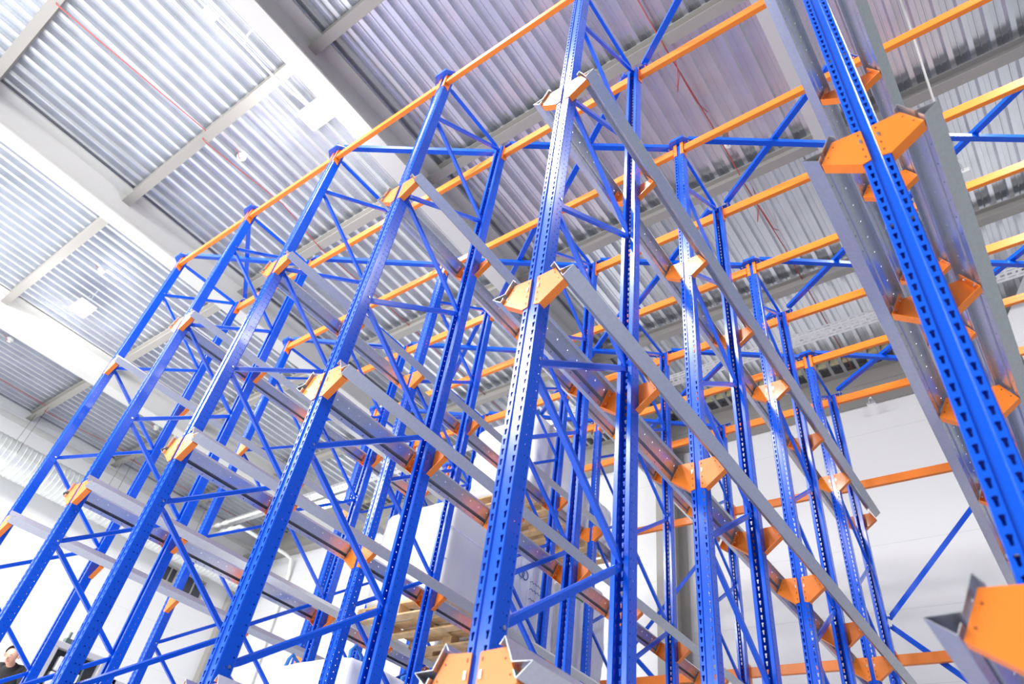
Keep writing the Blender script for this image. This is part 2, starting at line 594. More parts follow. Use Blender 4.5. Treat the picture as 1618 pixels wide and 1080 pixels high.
def rail_mesh(s):
    mb = MB()
    P = [(0.100, 0.190), (0.1165, 0.213), (0.1535, 0.137), (0.2265, 0.1335), (0.1735, 0.0905), (0.1615, 0.1145)]
    P = [(s * a, b) for a, b in P]
    step = 2 * PITCH
    nseg = 66
    y0 = -0.022
    ys = [y0 + k * step for k in range(nseg)]
    y1 = ys[-1]

    def at(seg, u, y):
        (ax, az), (bx, bz) = P[seg], P[seg + 1]
        return (ax + (bx - ax) * u, y, az + (bz - az) * u)
    for seg in range(5):
        if seg in (1, 4):
            L = math.hypot(P[seg + 1][0] - P[seg][0], P[seg + 1][1] - P[seg][1])
            for k in range(nseg - 1):
                a, b = ys[k], ys[k + 1]
                c = (a + b) / 2
                q = [at(seg, 0, a), at(seg, .5, a), at(seg, 1, a), at(seg, 1, c), at(seg, 1, b), at(seg, .5, b), at(seg, 0, b), at(seg, 0, c)]
                r = 0.0042
                h = []
                for j in range(8):
                    ang = math.pi / 4 * j
                    uu = [-1, 0, 1, 1, 1, 0, -1, -1][j]
                    vv = [-1, -1, -1, 0, 1, 1, 1, 0][j]
                    g = r if 0 in (uu, vv) else r * 0.72
                    h.append(at(seg, 0.5 + uu * g / L, c + vv * g))
                cell(mb, q, h)
        else:
            mb.add([at(seg, 0, y0), at(seg, 1, y0), at(seg, 1, y1), at(seg, 0, y1)], [(0, 1, 2, 3)])
    me = mb.mesh('pallet_rail', GALV, weld=True)
    return solid(me, 0.0026, 0.0)


RAIL = {1: rail_mesh(1), -1: rail_mesh(-1)}
for i in range(1, -5, -1):
    for s in (1, -1):
        if i == -4 and s < 0:
            continue
        for lv, zl in LEVELS.items():
            r = put('pallet_rail', RAIL[s], None, (XS[i], 0, zl))
            tag(r, '%s grey pallet rail on the %s side of the %s rack line' % (lv, 'right' if s > 0 else 'left', ORD[i]),
                'rail', 'galvanized pallet rails')

# ------------------------------------------------------------------ orange beams


def beam(i, y, z0, sgn, label, group):
    """beam between lines i and i+1; sgn: side of the upright row its face looks to (-1 towards the front)"""
    xa, xb = XS[i], XS[i + 1]
    t = thing('rack_beam', (xa, y, z0), label, 'beam', group)
    L = xb - xa
    mb = MB()
    g = -sgn
    mb.prism([(g * -0.001, 0), (g * -0.001, 0.05), (g * 0.007, 0.057), (g * 0.007, 0.10), (g * 0.041, 0.10), (g * 0.041, 0)],
             'x', 0.051, L - 0.051)
    put('beam_bar', mb.mesh('beam_bar', ORANGE, bevel=0.003), t)
    for e, s in ((0.0, 1), (L, -1)):
        mb = MB()
        pl = [(0.0165, -0.05), (0.0165, 0.132), (0.051, 0.132), (0.051, -0.05)]
        mb.prism([(e + s * a, b) for a, b in pl], 'y', g * -0.006, g * -0.002)
        mb.prism([(g * -0.006, -0.05), (g * -0.006, 0.132), (g * 0.052, 0.132), (g * 0.052, -0.075)], 'x', e + s * 0.047, e + s * 0.051)
        for zz in (-0.03, 0.015, 0.060, 0.105):
            xx = sorted((e + s * 0.026, e + s * 0.032))
            yy = sorted((g * -0.0068, g * -0.006))
            mb.box((xx[0], yy[0], zz - 0.006), (xx[1], yy[1], zz + 0.006), 1)
        put('end_connector', mb.mesh('end_connector', [ORANGE, HOLE_SHADE]), t)
    return t


LANE = {1: 'lane beside the nearest line', 0: 'first lane', -1: 'second lane', -2: 'third lane', -3: 'fourth lane', -4: 'fifth lane'}
ROWN = ['front', 'second', 'third', 'fourth', 'fifth', 'sixth', 'seventh', 'last']
LN = {1: 'outermost', 0: 'first', -1: 'second', -2: 'third', -3: 'fourth', -4: 'fifth'}
for i in range(1, -5, -1):
    for j, y in enumerate(ROWY):
        beam(i, y, 7.215, -1 if j % 2 == 0 else 1,
             'orange top beam of the %s upright row, over the %s lane from the camera' % (ROWN[j], LN[i]), 'orange top beams')
for lv, z in (('higher', 6.02), ('lower', 4.11)):
    for i in range(1, -5, -1):
        beam(i, ROWY[-1] + 0.042, z, 1,
             'orange %s back tie beam behind the %s lane, in front of the white wall' % (lv, LN[i]), 'orange back tie beams')

# ------------------------------------------------------------------ blue top cross braces


def angle_bar(p, q, label, group, drop=0.043, w=0.05):
    p, q = Vector(p), Vector(q)
    reach = 0.010 if p.z < 7.38 else 0.054
    d = (q - p)
    L = d.length
    mb = MB()
    mb.prism([(-w / 2, 0), (w / 2, 0), (w / 2, 0.004), (-w / 2 + 0.004, 0.004), (-w / 2 + 0.004, drop), (-w / 2, drop)], 'x', 0, L)
    for t in (0.02, L - 0.02):
        mb.tube((t, 0, -reach), (t, 0, 0.008), 0.007, 8, 1)
    me = mb.mesh('cross_brace', [BLUE, STEEL])
    x = d.normalized()
    y = Vector((0, 0, 1)).cross(x)
    if y.length < 1e-3:
        y = Vector((0, 1, 0))
    y.normalize()
    z = x.cross(y)
    o = put('cross_brace', me)
    o.matrix_world = Matrix(((x.x, y.x, z.x, p.x), (x.y, y.y, z.y, p.y), (x.z, y.z, z.z, p.z), (0, 0, 0, 1)))
    return tag(o, label, 'brace', group)


def gy(j):
    return ROWY[j] + (0.022 if j % 2 == 0 else -0.022)


for i in range(0, -5, -1):
    for j in range(7):
        if (i + j) % 2:
            continue
        angle_bar((XS[i] + 0.085, gy(j), 7.358), (XS[i + 1] - 0.085, gy(j + 1), 7.358),
                  'blue top cross brace, %s lane, rising from %s row to %s row' % (LN[i], ROWN[j], ROWN[j + 1]), 'blue top cross braces')
        angle_bar((XS[i] + 0.085, gy(j + 1), 7.405), (XS[i + 1] - 0.085, gy(j), 7.405),
                  'blue top cross brace, %s lane, falling from %s row to %s row' % (LN[i], ROWN[j + 1], ROWN[j]), 'blue top cross braces')
# the outermost bay shows only some of its braces
for j in (3, 5):
    angle_bar((XS[1] + 0.085, gy(j), 7.358), (XS[2] - 0.10, gy(j + 1), 7.358),
              'blue top cross brace, outermost lane, rising from %s row to %s row' % (ROWN[j], ROWN[j + 1]), 'blue top cross braces')
    angle_bar((XS[1] + 0.085, gy(j + 1), 7.405), (XS[2] - 0.10, gy(j), 7.405),
              'blue top cross brace, outermost lane, falling from %s row to %s row' % (ROWN[j + 1], ROWN[j]), 'blue top cross braces')
# back bracing in the plane of the last uprights


def back_brace(p, q, label):
    p, q = Vector(p), Vector(q)
    d = q - p
    L = d.length
    mb = MB()
    mb.prism([(0, -0.026), (0.004, -0.026), (0.004, 0.022), (0.045, 0.022), (0.045, 0.026), (0, 0.026)], 'x', 0, L)
    for t in (0.02, L - 0.02):
        mb.tube((t, -0.051, 0), (t, 0.008, 0), 0.008, 8, 1)
    o = put('cross_brace', mb.mesh('cross_brace', [BLUE, STEEL]))
    x = d.normalized()
    y = Vector((0, 1, 0))
    z = x.cross(y)
    o.matrix_world = Matrix(((x.x, y.x, z.x, p.x), (x.y, y.y, z.y, p.y), (x.z, y.z, z.z, p.z), (0, 0, 0, 1)))
    tag(o, label, 'brace', 'blue back braces')


yb = ROWY[-1] + 0.052
for i in (0, -2, -4):
    back_brace((XS[i] + 0.05, yb, 4.57), (XS[i + 1] - 0.05, yb, 5.93), 'blue back brace behind the %s lane, climbing between the two tie beams' % LN[i])
    back_brace((XS[i] + 0.05, yb, 4.50), (XS[i + 1] - 0.05, yb, 3.10), 'blue back brace behind the %s lane, dropping below the lower tie beam' % LN[i])

# ------------------------------------------------------------------ services under the roof


def luminaire(loc, label, power):
    t = thing('ceiling_lamp', loc, label, 'lamp', 'square high bay lamps')
    mb = MB()
    mb.box((-0.24, -0.16, 0.0), (0.24, 0.16, 0.05))
    put('lamp_housing', mb.mesh('lamp_housing', WHITE, bevel=0.01), t)
    mb = MB()
    mb.box((-0.225, -0.145, -0.03), (0.225, 0.145, 0.0))
    put('lamp_diffuser', mb.mesh('lamp_diffuser', LAMPM, bevel=0.008), t)
    mb = MB()
    mb.tube((-0.15, 0, 0.05), (-0.15, 0, 0.42), 0.006, 6)
    put('hanger', mb.mesh('hanger', STEEL), t)
    mb = MB()
    mb.tube((0.15, 0, 0.05), (0.15, 0, 0.42), 0.006, 6)
    put('hanger', mb.mesh('hanger', STEEL), t)
    d = bpy.data.lights.new('lamp_glow', 'POINT')
    d.energy = power
    d.shadow_soft_size = 0.12
    d.color = (1, 0.98, 0.94)
    l = bpy.data.objects.new('lamp_glow', d)
    COL.objects.link(l)
    l.parent = t
    l.location = (0, 0, -0.22)


luminaire((-4.50, 0.13, 9.78), 'glaring square lamp under the roof beside the second girder, above the front beam', 110)
luminaire((-11.64, 0.42, 9.78), 'small square lamp alone under the roof near the left wall', 60)

# perforated cable tray along x
mb = MB()
tx0, tx1 = -16.2, 4.3


def tray_strip(p, q, kind):
    """a strip of the folded tray between (y, z) lines p and q; kind: solid, dash or big slots"""
    def at(x, u):
        return (x, p[0] + (q[0] - p[0]) * u, p[1] + (q[1] - p[1]) * u)
    if kind == 'solid':
        mb.add([at(tx0, 0), at(tx1, 0), at(tx1, 1), at(tx0, 1)], [(0, 1, 2, 3)])
        return
    step, hw, hu = (0.13, 0.044, 0.30) if kind == 'dash' else (0.085, 0.026, 0.36)
    nn = int((tx1 - tx0) / step)
    st = (tx1 - tx0) / nn
    for k in range(nn):
        a, b = tx0 + k * st, tx0 + (k + 1) * st
        c = (a + b) / 2
        qd = [at(a, 0), at(c, 0), at(b, 0), at(b, .5), at(b, 1), at(c, 1), at(a, 1), at(a, .5)]
        w = hw * (1 if kind == 'dash' or k % 3 else 0.45)
        h = [at(c - w, .5 - hu), at(c, .5 - hu), at(c + w, .5 - hu), at(c + w * 1.1, .5), at(c + w, .5 + hu), at(c, .5 + hu), at(c - w, .5 + hu), at(c - w * 1.1, .5)]
        cell(mb, qd, h)


tray_strip((7.13, 9.67), (7.13, 9.645), 'solid')
tray_strip((7.13, 9.645), (7.13, 9.615), 'dash')
tray_strip((7.13, 9.615), (7.13, 9.60), 'solid')
for y0, y1, kd in ((7.13, 7.15, 'solid'), (7.15, 7.172, 'dash'), (7.172, 7.20, 'solid'), (7.20, 7.255, 'slot'), (7.255, 7.285, 'solid'),
                   (7.285, 7.305, 'dash'), (7.305, 7.35, 'solid')):
    tray_strip((y0, 9.60), (y1, 9.60), kd)
tray_strip((7.35, 9.60), (7.35, 9.615), 'solid')
tray_strip((7.35, 9.615), (7.35, 9.645), 'slot')
tray_strip((7.35, 9.645), (7.35, 9.67), 'solid')
TRAYM = mat('tray_zinc', (0.80, 0.80, 0.82), 0.4, 0.5)
tray = thing('cable_tray', (0, 0, 0), 'long perforated grey cable tray hung under the roof before the back wall', 'cable tray')
put('tray_channel', solid(mb.mesh('tray_channel', TRAYM), 0.002, 0.0), tray)
for hx in (-14.2, -11.0, -7.8, -4.6, -1.4, 1.8):
    mb = MB()
    mb.path([(hx, 7.12, 9.66), (hx, 7.16, 9.9), (hx, 7.24, 10.2)], 0.006, 6)
    put('hanger', mb.mesh('hanger', STEEL), tray)
# linear lamps beside the tray
for k, (x0, x1, yy) in enumerate(((-13.0, -11.3, 7.46), (-13.0, -11.3, 7.62), (-7.0, -5.3, 7.46))):
    t = thing('linear_lamp', ((x0 + x1) / 2, yy, 9.52),
              ['bright tube lamp nearer to the cable tray, deep in the hall', 'bright tube lamp set farther off beside its twin, deep in the hall',
               'bright tube lamp behind the plastic bag on the upper level'][k], 'lamp', 'tube lamps by the cable tray')
    h = (x1 - x0) / 2
    mb = MB()
    mb.box((-h, -0.05, 0), (h, 0.05, 0.05))
    put('lamp_housing', mb.mesh('lamp_housing', WHITE), t)
    mb = MB()
    mb.box((-h + 0.02, -0.045, -0.05), (h - 0.02, 0.045, 0.0))
    put('lamp_diffuser', mb.mesh('lamp_diffuser', TUBEM, bevel=0.015), t)
    mb = MB()
    mb.tube((-h + 0.3, 0, 0.05), (-h + 0.3, 0, 0.69), 0.005, 6)
    put('hanger', mb.mesh('hanger', STEEL), t)
    mb = MB()
    mb.tube((h - 0.3, 0, 0.05), (h - 0.3, 0, 0.69), 0.005, 6)
    put('hanger', mb.mesh('hanger', STEEL), t)

# white conduit with its junction box at the right
t = thing('conduit', (0, 0, 0), 'white conduit under the roof beside the nearest rack line, ending at the tray', 'pipe')
mb = MB()
mb.path([(2.19, -1.0, 9.82), (2.19, 7.1, 9.82), (2.19, 7.2, 9.74)], 0.014, 8)
put('conduit_pipe', mb.mesh('conduit_pipe', LIGHTPAINT, smooth=True), t)
mb = MB()
mb.box((2.20, 5.33, 9.78), (2.33, 5.50, 9.85))
put('junction_box', mb.mesh('junction_box', WHITE, bevel=0.008), t)
mb = MB()
mb.path([(2.21, 5.05, 9.82), (2.25, 5.2, 9.80), (2.26, 5.34, 9.81)], 0.007, 6)
put('cable_loop', mb.mesh('cable_loop', WHITE, smooth=True), t)

# cable with a box at the upper left
t = thing('lamp_cable', (0, 0, 0), 'white lamp cable with junction box under the roof beside the second girder', 'cable')
mb = MB()
mb.path([(-4.74, -3.2, 10.0), (-4.76, -1.55, 10.0), (-4.72, -1.1, 9.97), (-4.72, -0.55, 9.96), (-4.66, -0.1, 9.96), (-4.6, 0.13, 9.9)], 0.016, 8)
put('cable_run', mb.mesh('cable_run', WHITE, smooth=True), t)
mb = MB()
mb.box((-4.83, -1.64, 9.94), (-4.70, -1.46, 10.0))
put('junction_box', mb.mesh('junction_box', WHITE, bevel=0.01), t)
mb = MB()
mb.path([(-4.72, -1.05, 9.97), (-4.60, -1.10, 9.99), (-4.40, -1.12, 10.05)], 0.010, 8)
put('cable_branch', mb.mesh('cable_branch', WHITE, smooth=True), t)

# red fire alarm cables with detectors
for k, (pts, lab) in enumerate((
        ([(-0.24, -5, 10.17), (-0.24, 1.82, 10.17), (-0.20, 1.84, 9.98), (-0.20, 1.92, 9.98), (-0.20, 3.26, 10.15), (-0.19, 4.13, 10.12),
          (-0.18, 4.15, 9.98), (-0.17, 4.24, 9.98), (-0.15, 5.74, 10.16), (-0.15, 9.0, 10.17)],
         'red alarm cable under the roof crossing above the first lane'),
        ([(-6.42, -5, 10.17), (-6.44, -2.9, 10.15), (-6.44, -2.8, 9.98), (-6.45, -0.54, 10.15), (-6.46, -0.5, 9.98), (-6.47, -0.43, 9.98),
          (-6.5, 1.0, 10.16), (-6.5, 1.9, 9.98), (-6.6, 3.4, 10.16), (-6.6, 9.0, 10.16)],
         'red alarm cable under the roof between the lamp girder and the next girder'),
        ([(-16.5, -5, 10.17), (-16.5, 1.82, 10.1), (-16.5, 1.87, 9.98), (-16.52, 1.95, 9.98), (-16.5, 4.1, 10.1), (-16.5, 4.2, 9.98), (-16.5, 9.0, 10.1)],
         'red alarm cable under the roof close to the left wall'))):
    mb = MB()
    mb.path(pts, 0.008, 6)
    tag(put('alarm_cable', mb.mesh('alarm_cable', CABLE_RED, smooth=True)), lab, 'cable', 'red alarm cables')
for k, (x, y, lab) in enumerate(((-10.84, 0.16, 'round white smoke detector next to the small square lamp'),
                                 (-14.81, 0.17, 'round white smoke detector at the edge of the picture beyond the last girder'),
                                 (-6.37, 0.06, 'round white smoke detector on the red cable near the glaring lamp'),
                                 (-0.14, 3.65, 'round white smoke detector above the first lane, behind the third orange beam row'),
                                 (-14.77, 3.78, 'round white smoke detector beyond the sixth rack line near the left wall'))):
    t = thing('smoke_detector', (x, y, 10.13), lab, 'smoke detector', 'round smoke detectors')
    mb = MB()
    mb.tube((0, 0, 0.02), (0, 0, 0.07), 0.07, 20)
    put('detector_base', mb.mesh('detector_base', WHITE, bevel=0.008), t)
    mb = MB()
    mb.tube((0, 0, -0.02), (0, 0, 0.02), 0.04, 16, r1=0.055)
    put('detector_head', mb.mesh('detector_head', WHITE, bevel=0.006), t)
    mb = MB()
    mb.path([(0, 0, -0.018), (0.02, -0.04, -0.02), (0.05, -0.08, 0.0), (0.06, -0.16, 0.03)], 0.006, 6)
    put('detector_wire', mb.mesh('detector_wire', CABLE_RED), t)

# slack red wires tied to the second row
for k, (x, y) in enumerate(((-0.18, 2.15), (-0.12, 4.45))):
    mb = MB()
    mb.path([(x, y, 10.1), (x + 0.02, y + 0.02, 9.8), (x - 0.06, y + 0.16, 9.55), (x + 0.03, y + 0.05, 9.75), (x + 0.06, y + 0.2, 9.6), (x + 0.05, y + 0.5, 9.7), (x + 0.02, y + 0.9, 10.12)], 0.006, 6)
    tag(put('loose_cable', mb.mesh('loose_cable', CABLE_RED, smooth=True)),
        ['loose red wires dangling behind the second orange beam row of the first lane', 'loose red wires dangling behind the fourth orange beam row of the first lane'][k], 'cable', 'loose red wires')

# spiral duct along the left wall
mb = MB()
n = 40
Y0, Y1 = -5.0, 8.7
vs, fs = [], []
steps = 0
y = Y0
rows = []
while y < Y1:
    for dy, rr in ((0, 0.400), (0.085, 0.400), (0.095, 0.410), (0.107, 0.410)):
        rows.append((y + dy, rr))
    y += 0.117
for (yy, rr) in rows:
    vs += [(-16.6 + rr * math.cos(2 * math.pi * k / n), yy, 8.67 + rr * math.sin(2 * math.pi * k / n)) for k in range(n)]
for i in range(len(rows) - 1):
    fs += [(i * n + k, i * n + (k + 1) % n, (i + 1) * n + (k + 1) % n, (i + 1) * n + k) for k in range(n)]
fs += [tuple(range(n)), tuple(range((len(rows) - 1) * n, len(rows) * n))[::-1]]
t = thing('air_duct', (0, 0, 0), 'fat round silver air duct hung along the left wall below the roof', 'duct')
me = newmesh('duct_pipe', vs, fs, DUCT)
put('duct_pipe', me, t)
for yy in (-0.5, 1.85, 4.2, 6.5):
    mb = MB()
    mb.path([(-16.6 + 0.415 * math.cos(a), yy, 8.67 + 0.415 * math.sin(a)) for a in [math.pi * k / 8 for k in range(17)]], 0.012, 6)
    put('duct_strap', mb.mesh('duct_strap', STEEL), t)
    for sx in (-0.41, 0.41):
        mb = MB()
        mb.tube((-16.6 + sx, yy, 8.67), (-16.6 + sx * 0.8, yy, 10.02), 0.005, 6)
        put('hanger', mb.mesh('hanger', BLACKM), t)
# pipes in the far corner
for k, (pts, r, lab) in enumerate((
        ([(-17.2, 7.28, 9.42), (-15.55, 7.28, 9.42), (-15.5, 7.35, 9.40), (-15.5, 8.85, 9.35), (-15.5, 9.1, 9.3), (-15.5, 9.2, 8.9), (-15.5, 9.2, 0.1)], 0.05,
         'thick pale pipe turning at the far hall corner and running down the wall'),
        ([(-17.2, 7.05, 9.5), (-15.9, 7.05, 9.5), (-14.0, 7.05, 9.5)], 0.04, 'straight pale pipe in front of the cable tray in the far corner'))):
    t = thing('service_pipe', (0, 0, 0), lab, 'pipe', 'pale pipes in the far corner')
    mb = MB()
    mb.path(pts, r, 12)
    put('pipe_run', mb.mesh('pipe_run', WHITE, smooth=True), t)
    for cx in (-16.3, -15.95):
        mb = MB()
        yy = 7.28 if k == 0 else 7.05
        zz = 9.42 if k == 0 else 9.5
        mb.tube((cx - 0.09, yy, zz), (cx + 0.09, yy, zz), r * 1.55, 12)
        put('pipe_coupling', mb.mesh('pipe_coupling', WHITE, bevel=0.01), t)
# chain shackle hanging on the edge beam
mb = MB()
mb.path([(0.0, 8.98, 9.56), (0.0, 8.98, 9.46)], 0.012, 8)
mb.path([(0.0 + 0.035 * math.cos(a), 8.98, 9.42 + 0.05 * math.sin(a)) for a in [2 * math.pi * k / 12 for k in range(13)]], 0.01, 8)
mb.box((-0.07, 8.96, 9.33), (0.07, 9.0, 9.37))
tag(put('beam_clamp', mb.mesh('beam_clamp', STEEL)), 'small steel clamp hanging below the grey edge beam on the white wall', 'clamp')

# ------------------------------------------------------------------ pallets and loads
random.seed(4)


def board(x0, x1, y0, y1, z0, z1):
    mb = MB()
    mb.box((x0, y0, z0), (x1, y1, z1))
    return mb.mesh('pallet_board', WOOD, bevel=0.003)


W, D = 1.06, 0.90
P_DECK = [board(-W / 2, W / 2, -D / 2 + k * 0.19, -D / 2 + k * 0.19 + 0.135, 0.105, 0.125) for k in range(5)]
P_STR = [board(a - 0.06, a + 0.06, -D / 2, D / 2, 0.088, 0.105) for a in (-W / 2 + 0.06, 0, W / 2 - 0.06)]
P_BLK = [board(a - 0.06, a + 0.06, b - 0.06, b + 0.06, 0.018, 0.088) for a in (-W / 2 + 0.06, 0, W / 2 - 0.06) for b in (-D / 2 + 0.06, 0, D / 2 - 0.06)]
P_RUN = [board(-W / 2, W / 2, b - 0.055, b + 0.055, 0.0, 0.018) for b in (-D / 2 + 0.06, 0, D / 2 - 0.06)]


def pallet(x, y, z, label):
    t = thing('pallet', (x, y, z), label, 'pallet', 'wooden pallets')
    for me in P_DECK:
        put('deck_board', me, t)
    for me in P_STR:
        put('stringer_board', me, t)
    for me in P_BLK:
        put('pallet_block', me, t)
    for me in P_RUN:
        put('runner_board', me, t)
    return t


def soft_box(name, sx, sy, sz, mats, seed, amp=0.02, belly=0.04, top=0.0, levels=4):
    bm = bmesh.new()
    bmesh.ops.create_cube(bm, size=1)
    bmesh.ops.subdivide_edges(bm, edges=bm.edges[:], cuts=15, use_grid_fill=True)
    rnd = random.Random(seed)
    ph = [rnd.uniform(0, 6.28) for _ in range(9)]
    for v in bm.verts:
        x, y, z = v.co * 2
        # rounded corners
        rr = 0.14
        p = Vector((x, y, z))
        c = Vector((max(-1 + rr, min(1 - rr, x)), max(-1 + rr, min(1 - rr, y)), max(-1 + rr, min(1 - rr, z))))
        d = p - c
        if d.length > 1e-6:
            p = c + d.normalized() * rr
        bl = 1 + belly * (1 - p.z * p.z)
        w = amp * (math.sin(7 * p.z + ph[0] + 2 * p.x) + math.sin(11 * p.x + ph[1] + 3 * p.z) * 0.7 + math.sin(13 * p.y + ph[2] - 4 * p.z) * 0.7
                   + 0.5 * math.sin(23 * p.z + ph[3]))
        f = bl + w
        zz = p.z
        if zz > 0.5:
            zz += top * math.cos(p.x * 1.5) * math.cos(p.y * 1.5) * (zz - 0.5) * 2
        v.co = Vector((p.x * f * sx / 2, p.y * f * sy / 2, (zz + 1) * sz / 2))
    me = bpy.data.meshes.new(name)
    bm.to_mesh(me)
    bm.free()
    for m in mats:
        me.materials.append(m)
    for p in me.polygons:
        p.use_smooth = True
    return me


def wrapped(x, y, z, sx, sy, sz, label, seed, print_it=False, green=False, cream=False):
    t = thing('wrapped_load', (x, y, z), label, 'wrapped load', 'film wrapped loads')
    put('load_stack', soft_box('load_stack', sx, sy, sz, [CREAM if cream else WRAP], seed, 0.006 if cream else 0.011, 0.012), t)
    if cream:
        for zz in (0.36, 0.68):
            mb = MB()
            mb.box((-sx / 2 - 0.004, -sy / 2 - 0.006, sz * zz - 0.006), (sx / 2 + 0.004, sy / 2 + 0.006, sz * zz + 0.006))
            put('carton_seam', mb.mesh('carton_seam', WRAP), t)
    if print_it:
        X = sx / 2 + 0.012
        for cy in (-0.27, -0.20):
            mb = MB()
            mb.path([(X, cy + 0.05 * math.cos(a), sz * 0.62 + 0.05 * math.sin(a)) for a in [2 * math.pi * k / 20 for k in range(21)]], 0.006, 6)
            put('printed_ring', mb.mesh('printed_ring', INK), t)
        cu = bpy.data.curves.new('printed_text', 'FONT')
        cu.body = 'CO'
        for zz, ln in ((0.60, 9), (0.53, 12), (0.44, 12)):
            yy = -0.10
            mb = MB()
            pts = [(X, yy + k * 0.03, sz * zz + (0.010 if k % 2 else -0.010)) for k in range(ln)]
            mb.path(pts, 0.0035, 5)
            put('printed_line', mb.mesh('printed_line', INK), t)
        bpy.data.curves.remove(cu)
    if green:
        mb = MB()
        mb.box((sx / 2 + 0.006, -sy / 2 + 0.02, sz * 0.72), (sx / 2 + 0.012, -sy / 2 + 0.32, sz * 0.90))
        put('green_label', mb.mesh('green_label', GREEN), t)
    return t


def big_bag(x, y, z, sx, sy, sz, label, seed, tied=False):
    t = thing('big_bag', (x, y, z), label, 'bag', 'white bulk bags')
    put('bag_body', soft_box('bag_body', sx, sy, sz, [BAGCLOTH], seed, 0.018, 0.05, 0.16), t)
    for a, b in ((-1, -1), (1, -1), (1, 1), (-1, 1)):
        cx, cy = a * sx * 0.40, b * sy * 0.40
        mb = MB()
        mb.path([(cx - a * 0.02, cy - b * 0.13, sz * 0.80), (cx, cy - b * 0.10, sz + 0.05), (cx + a * 0.01, cy, sz + 0.11), (cx, cy + b * 0.03, sz + 0.06),
                 (cx + a * 0.05, cy + b * 0.04, sz * 0.78)], 0.016, 6)
        put('lifting_loop', mb.mesh('lifting_loop', BAGBLUE, smooth=True), t)
    if tied:
        mb = MB()
        mb.tube((0, 0, sz * 0.98), (0.02, 0, sz + 0.16), 0.10, 12, r1=0.04)
        mb.tube((0.02, 0, sz + 0.16), (0.05, 0.02, sz + 0.30), 0.04, 12, r1=0.11, cap=True)
        put('tied_neck', mb.mesh('tied_neck', BAGCLOTH, smooth=True, weld=True), t)
    return t


LX = -3.61
SH = 0.1372
zb = LEVELS['middle'] + SH
za = LEVELS['upper'] + SH
zc = LEVELS['lower'] + SH
pallet(LX, 3.27, zb, 'wooden pallet under the cream cartons on the middle level')
wrapped(LX, 3.27, zb + 0.125, 1.0, 0.86, 1.05, 'cream carton stack wrapped in film, foremost load on the middle level', 1, cream=True)
pallet(LX, 4.30, zb, 'wooden pallet under the film load with blue print on the middle level')
wrapped(LX, 4.30, zb + 0.125, 1.0, 0.86, 1.2, 'white film wrapped load with blue print on its side, middle level', 2, print_it=True)
pallet(LX, 5.38, zb, 'wooden pallet under the load with the green label, middle level')
wrapped(LX, 5.38, zb + 0.125, 1.0, 0.86, 1.25, 'white film wrapped load with a green label, last on the middle level', 3, green=True)
pallet(LX, 4.44, za, 'wooden pallet under the tied plastic bag on the upper level')
big_bag(LX, 4.44, za + 0.125, 0.98, 0.86, 1.10, 'tall tied plastic bag on the upper level, near the tube lamps', 5, tied=True)
pallet(LX, 5.45, za, 'wooden pallet on the upper level behind the pallet with the tied bag')
wrapped(LX, 5.45, za + 0.125, 1.0, 0.86, 0.62, 'low film wrapped load on the upper level behind the tied bag', 7)
for k, (yy, lab, h) in enumerate(((2.50, 'white bulk bag with blue loops, foremost on the lower level', 0.90),
                                  (3.50, 'white bulk bag with blue loops, second on the lower level', 0.92),
                                  (4.50, 'white bulk bag with blue loops, third on the lower level', 0.95))):
    pallet(LX, yy, zc, 'wooden pallet under the %s bulk bag of the lower level' % ('foremost', 'second', 'third')[k])
    big_bag(LX, yy, zc + 0.125, 0.98, 0.86, h, lab, 11 + k)

# ------------------------------------------------------------------ lift truck and its driver beyond the sixth line
TX, TY = -9.77, 2.70
truck = thing('lift_truck', (TX, TY, -0.13), 'grey lift truck with tall mast beyond the last rack line, lower picture corner', 'lift truck')


def tpart(name, mb, mats, bevel=0.0, parent=truck, **k):
    return put(name, mb.mesh(name, mats, bevel=bevel, **k), parent)


mb = MB()
mb.box((-1.15, -0.55, 0.20), (0.5, 0.55, 0.85))
tpart('chassis', mb, GREYM, 0.04)
for wx in (-0.9, 0.3):
    for wy in (-0.5, 0.42):
        mb = MB()
        mb.tube((wx, wy, 0.26), (wx, wy + 0.08, 0.26), 0.13, 20)
        tpart('wheel', mb, BLACKM)
for yy in (-0.34, 0.40):
    mb = MB()
    mb.box((-0.08, yy - 0.05, 0.7), (0.08, yy + 0.05, 4.15))
    tpart('mast_post', mb, GREYM, 0.008)
mb = MB()
mb.box((-0.09, -0.39, 4.12), (0.09, 0.45, 4.20))
tpart('mast_head', mb, GREYM, 0.008)
mb = MB()
mb.box((-0.06, -0.29, 2.4), (-0.03, 0.35, 4.12))
tpart('mast_plate', mb, BLACKM)
for yy in (0.05, 0.14):
    mb = MB()
    mb.tube((0.03, yy, 0.8), (0.03, yy, 3.9), 0.028, 14)
    tpart('lift_cylinder', mb, WHITE, smooth=False)
for (ya, yb_, z0, z1) in ((-0.20, -0.02, 3.86, 4.04), (-0.22, -0.08, 3.60, 3.84), (-0.26, -0.10, 3.30, 3.44), (-0.24, -0.06, 2.95, 3.2)):
    mb = MB()
    mb.box((-0.03, ya, z0), (0.05, yb_, z1))
    tpart('control_box', mb, WHITE, 0.01)
mb = MB()
mb.path([(0.03, -0.02, 3.95), (0.06, 0.05, 4.06), (0.05, 0.16, 4.02), (0.04, 0.2, 3.7), (0.04, 0.22, 3.2)], 0.012, 8)
tpart('hydraulic_hose', mb, HOSE)
mb = MB()
mb.box((-0.05, -0.24, 4.20), (0.05, -0.02, 4.27))
mb.tube((0, -0.2, 4.24), (0, -0.2, 4.36), 0.02, 8)
tpart('mast_fitting', mb, HOSE)
mb = MB()
mb.box((-0.03, 0.62, 3.45), (0.03, 0.68, 4.0))
mb.box((-0.03, 0.62, 3.94), (0.03, 0.95, 4.0))
mb.box((-0.03, 0.89, 3.45), (0.03, 0.95, 4.0))
